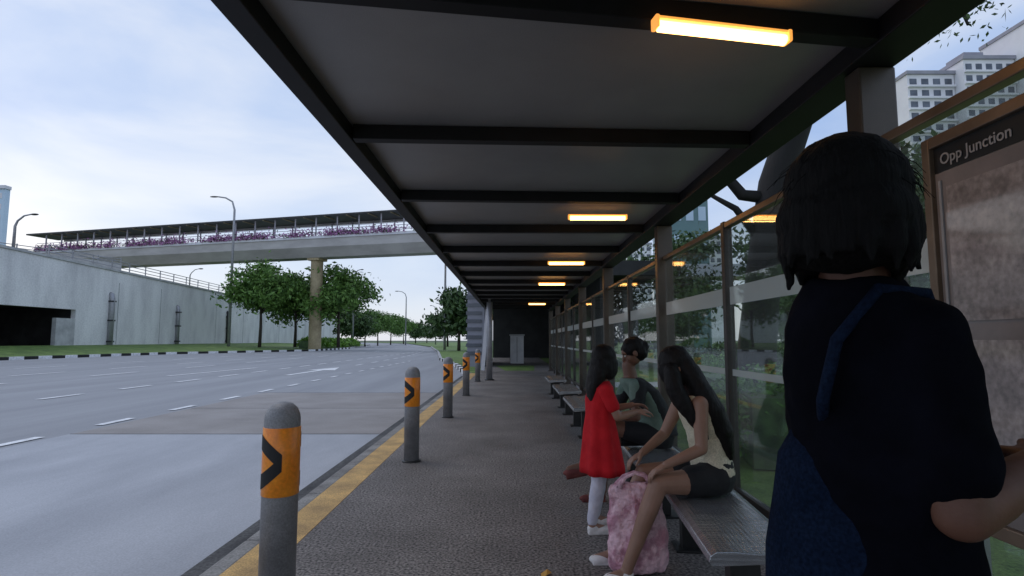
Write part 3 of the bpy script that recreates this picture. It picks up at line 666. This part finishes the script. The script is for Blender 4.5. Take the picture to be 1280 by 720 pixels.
wrinkle(q.build('top',M['cream'],a,voxel=.009,sm=5),.06,.016)
q=MB(); torso(q,[((1.225,3.6,.475),.16,.115),((1.235,3.6,.55),.18,.13),((1.23,3.6,.655),.155,.118)],Rr,F)
for yy,kx,ky in ((3.50,.85,3.40),(3.70,.83,3.68)):
    h0=V((1.22,yy,.55)); k0=V((kx,ky,.545)); q.limb([h0,h0.lerp(k0,.42)],[.098,.092])
q.build('shorts',M['shorts'],a,voxel=.009,sm=5)
q=MB(); c=V(hc); hr,hF,hU=basis(hf); B=(hr,hF,hU)
q.ell(c+hU*.03-hF*.022,(.090,.102,.094),B); q.ell(c-hF*.05-hU*.03,(.084,.07,.09),B)
for k in (-1,1): q.ell(c+hr*.058*k+hF*.05-hU*.02,(.036,.066,.09),B)
q.loft([(V((1.07,3.555,1.22)),V((0,.09,0)),V((.085,0,0))),(V((1.13,3.54,1.10)),V((0,.115,0)),V((.085,0,0))),(V((1.195,3.53,.97)),V((0,.13,0)),V((.09,0,.01))),(V((1.255,3.53,.84)),V((0,.12,0)),V((.08,0,.01))),(V((1.29,3.53,.73)),V((0,.09,0)),V((.055,0,0))),(V((1.31,3.53,.66)),V((0,.05,0)),V((.03,0,0)))],20,.0)
q.limb([V((.965,3.475,1.19)),V((.975,3.455,1.09)),V((1.02,3.435,1.0)),V((1.09,3.425,.90)),V((1.15,3.42,.80))],[.048,.055,.052,.042,.015])
wrinkle(q.build('hair',M['hair'],a,voxel=.008,sm=5),.05,.012)
shoe(a,(.69,3.39,0),(.52,3.38,0),M['shoe']); shoe(a,(.66,3.67,0),(.48,3.67,0),M['shoe'])
# --- B
a=person((1.15,5.0,0),'seated person with short dark hair and sage green top, one leg crossed')
Rr,F,U=basis(V((-1,-.12,0)))
sk=MB(); yb=4.98
tp=[((1.24,yb,.50),.165,.115),((1.25,yb,.58),.175,.125),((1.22,yb,.72),.15,.11),((1.17,yb,.84),.16,.11),((1.10,yb-.005,.95),.18,.11),((1.04,yb-.01,1.015),.18,.085),((1.02,yb-.01,1.055),.12,.06)]
torso(sk,tp,Rr,F)
sk.limb([(1.03,yb,1.05),(1.01,yb,1.16),(1.04,yb,1.22)],[.06,.055,.056])
hc=(1.045,yb-.03,1.275); hf=V((-1,.05,-.55)); head(sk,hc,hf,1.0)
LS,RS=V((1.04,yb-.17,.99)),V((1.03,yb+.17,.99)); el,er=V((1.02,yb-.23,.75)),V((.91,yb+.2,.75)); wl,wrr=V((.83,yb-.19,.75)),V((.77,yb+.08,.73))
for s_,e_,w_ in ((LS,el,wl),(RS,er,wrr)):
    sk.limb([s_,s_.lerp(e_,.5),e_,e_.lerp(w_,.35),w_],[.055,.046,.039,.038,.027])
hand(sk,wl,(-1,.2,-.15),(-.1,-.3,1),1,.35,1); hand(sk,wrr,(-1,-.2,-.3),(-.1,0,1),-1,.4,1)
for hp,kn,an,to_ in ((V((1.22,yb-.1,.56)),V((.82,yb-.08,.66)),V((.60,yb-.12,.36)),V((.47,yb-.13,.31))),(V((1.22,yb+.1,.55)),V((.80,yb+.06,.53)),V((.78,yb+.06,.09)),V((.64,yb+.05,.03)))):
    sk.limb([hp,hp.lerp(kn,.5),kn,kn.lerp(an,.3),kn.lerp(an,.65),an,an+V((-.02,0,-.03)),to_],[.09,.08,.06,.058,.046,.037,.036,.024])
sk.build('body',M['skind'],a,voxel=.0065,sm=4)
face_parts(hc,hf,a,1.0)
q=MB(); torso(q,tp[1:],Rr,F,.014)
for s_,e_ in ((LS,el),(RS,er)): q.limb([V((1.05,s_.y*.6+yb*.4,1.0)),s_,s_.lerp(e_,.35)],[.055,.062,.057])
q.build('top',M['green'],a,voxel=.01,sm=5)
q=MB(); torso(q,[(V(c_)-F*.03,w_+.014,d_+.014) for c_,w_,d_ in tp[1:]],Rr,F)
for s_,e_ in ((LS,el),(RS,er)): q.limb([V((1.08,s_.y*.6+yb*.4,1.0)),s_+V((.02,0,.0)),s_.lerp(e_,.6)+V((.012,0,0))],[.058,.064,.06])
wrinkle(q.build('vest',M['vest'],a,voxel=.01,sm=5),.06,.012)
q=MB(); torso(q,[((1.24,yb,.475),.17,.12),((1.25,yb,.56),.185,.135),((1.245,yb,.68),.165,.12)],Rr,F)
for hp,kn in ((V((1.22,yb-.1,.565)),V((.82,yb-.08,.66))),(V((1.22,yb+.1,.56)),V((.80,yb+.06,.53)))): q.limb([hp,hp.lerp(kn,.6)],[.10,.085])
q.build('shorts',M['shorts'],a,voxel=.01,sm=5)
q=MB(); c=V(hc); hr,hF,hU=basis(hf); B=(hr,hF,hU)
q.ell(c+hU*.035-hF*.022,(.090,.104,.092),B); q.ell(c-hF*.05-hU*.02,(.085,.07,.085),B); q.ell(c-hF*.105-hU*.0,(.05,.045,.05),B); wrinkle(q.build('hair',M['hair'],a,voxel=.009,sm=4),.04,.02)
shoe(a,(.635,yb-.12,.285),(.43,yb-.13,.25),M['shoer'],.045); shoe(a,(.80,yb+.06,0),(.58,yb+.05,0),M['shoer'],.045)
# --- C
a=person((.6,4.28,0),'girl standing in a red dress and pale leggings with long black hair')
Rr,F,U=basis(V((1,.18,0)))
sk=MB()
tp=[((.64,4.30,.60),.125,.095),((.645,4.30,.70),.13,.10),((.65,4.30,.82),.105,.085),((.655,4.30,.94),.12,.09),((.66,4.30,1.02),.135,.075),((.665,4.30,1.065),.09,.05)]
torso(sk,tp,Rr,F)
sk.limb([(.665,4.3,1.05),(.68,4.3,1.12),(.69,4.3,1.16)],[.045,.042,.045])
hc=(.70,4.305,1.225); hf=V((1,.55,-.35)); head(sk,hc,hf,.95)
RS,LS=V((.68,4.17,1.01)),V((.65,4.43,1.01)); er,el=V((.755,4.13,.83)),V((.75,4.50,.84)); wr_,wl=V((.91,4.20,.86)),V((.93,4.46,.88))
for s_,e_,w_ in ((RS,er,wr_),(LS,el,wl)): sk.limb([s_,s_.lerp(e_,.5),e_,e_.lerp(w_,.35),w_],[.042,.036,.030,.030,.021])
hand(sk,wr_,(1,.25,.05),(0,-.3,1),1,.35,.85); hand(sk,wl,(1,-.1,0),(0,.3,1),-1,.35,.85)
legs=[(V((.64,4.235,.62)),V((.625,4.225,.36)),V((.575,4.215,.085)),V((.66,4.225,.035))),(V((.64,4.365,.62)),V((.66,4.375,.36)),V((.625,4.40,.085)),V((.71,4.415,.035)))]
for hp,kn,an,to_ in legs: sk.limb([hp,hp.lerp(kn,.5),kn,kn.lerp(an,.35),an,an+V((0,0,-.035)),to_],[.072,.06,.046,.045,.029,.03,.02])
sk.build('body',M['skin'],a,voxel=.006,sm=4)
face_parts(hc,hf,a,.95)
q=MB(); rings=[((.665,4.30,1.075),.085,.055),((.66,4.30,1.03),.145,.088),((.655,4.30,.94),.133,.104),((.65,4.30,.83),.122,.102),((.655,4.30,.72),.142,.120),((.66,4.30,.58),.163,.138),((.665,4.30,.46),.18,.152),((.668,4.30,.41),.184,.156)]
q.loft([(V(c_),Rr*w_,F*d_) for c_,w_,d_ in rings],72,.075,7)
dr=wrinkle(q.build('dress',M['red'],a,smooth=True),.07,.02)
q=MB()
for s_,e_ in ((RS,er),(LS,el)): q.limb([V((.66,s_.y*.6+4.3*.4,1.02)),s_,s_.lerp(e_,.6)],[.045,.053,.05])
q.build('sleeves',M['red'],dr,voxel=.009,sm=4)
q=MB()
for hp,kn,an,to_ in legs: q.limb([hp,hp.lerp(kn,.5),kn,kn.lerp(an,.35),an],[.078,.066,.052,.051,.037])
wrinkle(q.build('leggings',M['legging'],a,voxel=.008,sm=4),.03,.008)
q=MB(); c=V(hc); hr,hF,hU=basis(hf); B=(hr,hF,hU)
q.ell(c+hU*.03-hF*.022,(.085,.098,.090),B); q.ell(c-hF*.04-hU*.03,(.082,.072,.09),B); q.ell(c+hr*.06+hF*.02-hU*.05,(.03,.065,.09),B); q.ell(c-hr*.06+hF*.01-hU*.05,(.03,.06,.09),B)
q.loft([(V((.665,4.30,1.22)),V((0,.09,0)),V((.075,0,0))),(V((.635,4.29,1.12)),V((0,.105,0)),V((.075,0,0))),(V((.605,4.29,1.02)),V((0,.105,0)),V((.058,0,0))),(V((.59,4.29,.93)),V((0,.08,0)),V((.03,0,0)))],20)
wrinkle(q.build('hair',M['hair'],a,voxel=.008,sm=5),.05,.012)
shoe(a,(.545,4.21,0),(.71,4.23,0),M['shoe'],.037,.07); shoe(a,(.59,4.395,0),(.76,4.42,0),M['shoe'],.037,.07)
# --- D: standing woman close at right
a=person((.66,1.05,0),'woman standing close at the right in a dark navy shirt, short dark hair')
Rr,F,U=basis(V((.97,.25,0)))
C=V((.655,1.04,0)); sk=MB()
def P(r_,f_,z): return C+Rr*r_+F*f_+V((0,0,z))
tp=[(P(0,0,.84),.16,.115),(P(0,0,.93),.165,.115),(P(0,.0,1.06),.135,.105),(P(0,-.01,1.20),.135,.108),(P(0,-.02,1.32),.135,.108),(P(0,-.03,1.41),.118,.09),(P(0,-.035,1.46),.075,.065)]
torso(sk,tp,Rr,F)
hc=V((.605,1.0,1.605)); hf=V((.72,.69,-.16))
nb0=P(0,-.03,1.44)
sk.limb([nb0,nb0.lerp(hc,.5),hc-V((0,0,.06))],[.064,.058,.056]); head(sk,hc,hf,1.04)
RS,LS=P(.115,-.02,1.385),P(-.105,.02,1.385); er,el=V((.678,.885,1.12)),P(-.13,.06,1.12); wr_,wl=V((.835,.92,1.185)),P(-.04,.2,1.12)
for s_,e_,w_ in ((RS,er,wr_),(LS,el,wl)): sk.limb([s_,s_.lerp(e_,.5),e_,e_.lerp(w_,.35),w_],[.054,.048,.042,.041,.027],20)
hand(sk,wr_,V((.7,.6,.2)),V((-.2,-.3,1)),-1,.4,1); hand(sk,wl,F*.5+Rr*.8,V((0,0,.6))+F*.6,1,.4,1)
legs=[(P(.09,0,.88),P(.1,.02,.47),P(.1,-.02,.09),P(.11,.13,.03)),(P(-.09,0,.88),P(-.1,.02,.47),P(-.11,-.02,.09),P(-.12,.13,.03))]
for hp,kn,an,to_ in legs: sk.limb([hp,hp.lerp(kn,.5),kn,kn.lerp(an,.3),an,an+V((0,0,-.03)),to_],[.095,.082,.06,.058,.038,.036,.025])
sk.build('body',M['skinn'],a,voxel=.0055,sm=4)
face_parts(hc,hf,a,1.04)
q=MB(); torso(q,[(P(0,0,.86),.17,.125)]+[(c_,w_+.014,d_+.016) for c_,w_,d_ in tp[1:-1]]+[(tp[-1][0]+V((0,0,.03)),.080,.075)],Rr,F)
for s_,e_ in ((RS,er),(LS,el)): q.limb([s_.lerp(P(0,-.025,1.43),.6),s_,s_.lerp(e_,.5),s_.lerp(e_,.74)],[.056,.066,.063,.064],20)
wrinkle(q.build('shirt',M['navy'],a,voxel=.008,sm=8),.09,.018)
q=MB(); torso(q,[(P(0,0,.80),.165,.12),(P(0,0,.93),.18,.13),(P(0,0,.97),.16,.12)],Rr,F)
for hp,kn,an,to_ in legs: q.limb([hp,hp.lerp(kn,.5),kn,an+V((0,0,.02))],[.105,.092,.072,.062])
q.build('trousers',M['shorts'],a,voxel=.01,sm=5)
q=MB(); c=V(hc); hr,hF,hU=basis(hf); B=(hr,hF,hU)
q.ell(c+hU*.035-hF*.025,(.100,.112,.098),B,24,16); q.ell(c-hF*.045-hU*.025,(.108,.088,.075),B,24,16); q.ell(c+hr*.066-hF*.005-hU*.035,(.042,.078,.075),B,24,16); q.ell(c-hr*.066-hF*.005-hU*.035,(.042,.078,.075),B,24,16); q.ell(c-hF*.05-hU*.075,(.095,.065,.045),B,24,16)
rh=random.Random(9)
for i in range(70):   # loose locks along the hem and crown of the bob
    t=rh.uniform(-2.6,2.6); rad=V((math.sin(t)*.098,0,0)); b0=c+hr*math.sin(t)*.096-hF*(math.cos(t)*.085+.03)-hU*rh.uniform(.03,.06)
    q.tube([b0,b0-hU*.035+hr*math.sin(t)*.004,b0-hU*rh.uniform(.055,.082)+hr*rh.gauss(0,.008)],[.012,.010,.004],6)
wrinkle(q.build('hair',M['hairn'],a,voxel=.0045,sm=3),.03,.008)
q=MB()
for i in range(160):
    t=rh.uniform(0,6.283); ph=rh.uniform(.1,1.7); d=hr*math.cos(t)*math.sin(ph)*.100+hF*math.sin(t)*math.sin(ph)*.112+hU*math.cos(ph)*.10
    p0=c+hU*.035-hF*.025+d*.96; tan=(-hU+d.normalized()*rh.uniform(.05,.5)+hr*rh.gauss(0,.4)).normalized()
    q.tube([p0,p0+tan*.02+d.normalized()*.006,p0+tan*.045+d.normalized()*.005],[.0009,.0007,.0004],4)
q.build('stray_hair',M['hairn'],a)
shoe(a,legs[0][2]-F*.05+V((0,0,-.09)),legs[0][3]+F*.05+V((0,0,-.03)),M['shorts']); shoe(a,legs[1][2]-F*.05+V((0,0,-.09)),legs[1][3]+F*.05+V((0,0,-.03)),M['shorts'])
bg_=empty('denim_bag',(.58,1.1,1.0),'dark blue denim shoulder bag hanging behind the standing woman','bag')
q=MB(); bc=V((.560,1.04,0)); ba=V((.5,-.8,0)).normalized(); bb=V((.8,.5,0)).normalized()
q.loft([(bc+V((0,0,z)),ba*w_,bb*d_) for z,w_,d_ in ((.78,.08,.03),(.81,.11,.06),(.90,.12,.072),(1.0,.115,.068),(1.09,.10,.055),(1.17,.085,.04),(1.22,.06,.02))],28,.03,7)
wrinkle(q.build('pouch',M['denim'],bg_,smooth=True),.06,.02)
q=MB(); 
q.tube([bc+V((0,0,1.20)),P(.045,-.155,1.28),P(.07,-.145,1.38),P(.085,-.07,1.465),P(.085,.03,1.46),P(.06,.10,1.36),P(-.02,.13,1.2)],.010,8)
q.build('strap',M['denim'],bg_,smooth=True)
# pink bag
pb=empty('plastic_bag',(.76,3.54,0),'pink plastic carrier bag on the ground between the seated woman\'s legs','bag')
q=MB(); vs=[];fs=[];n=96
zs=[(.0,.13,.07),(.02,.17,.09),(.07,.18,.095),(.13,.182,.095),(.2,.178,.09),(.27,.17,.08),(.33,.165,.066),(.38,.16,.052),(.43,.158,.042),(.48,.16,.034),(.52,.165,.026)]
for j,(z,a_,b_) in enumerate(zs):
    for k in range(n):
        t=2*math.pi*k/n; f=1+.03*math.sin(5*t+j*.6)+.02*math.sin(11*t+j*.9)+.014*math.sin(23*t-j*1.3)
        vs.append((.75+a_*f*math.cos(t),3.535+b_*f*math.sin(t),z+.012*math.sin(7*t+j)*(j>0)+.002))
for i in range(len(zs)-1):
    for k in range(n): fs.append((i*n+k,i*n+(k+1)%n,(i+1)*n+(k+1)%n,(i+1)*n+k))
fs.append(tuple(reversed(range(n)))); fs.append(tuple((len(zs)-1)*n+k for k in range(n)))
q.add(vs,fs); o=q.build('pouch',M['pink'],pb,smooth=True)
ss=o.modifiers.new('u','SUBSURF'); ss.levels=1; ss.render_levels=1
wrinkle(wrinkle(o,.09,.035),.03,.010)
for yy in (3.515,3.555):
    q=MB(); q.tube([(.64,yy,.50),(.68,yy,.555),(.74,yy,.58),(.80,yy,.565),(.86,yy,.505)],[.024,.012,.008,.012,.024],8); q.build('handle',M['pink'],pb,smooth=True)
print('done')
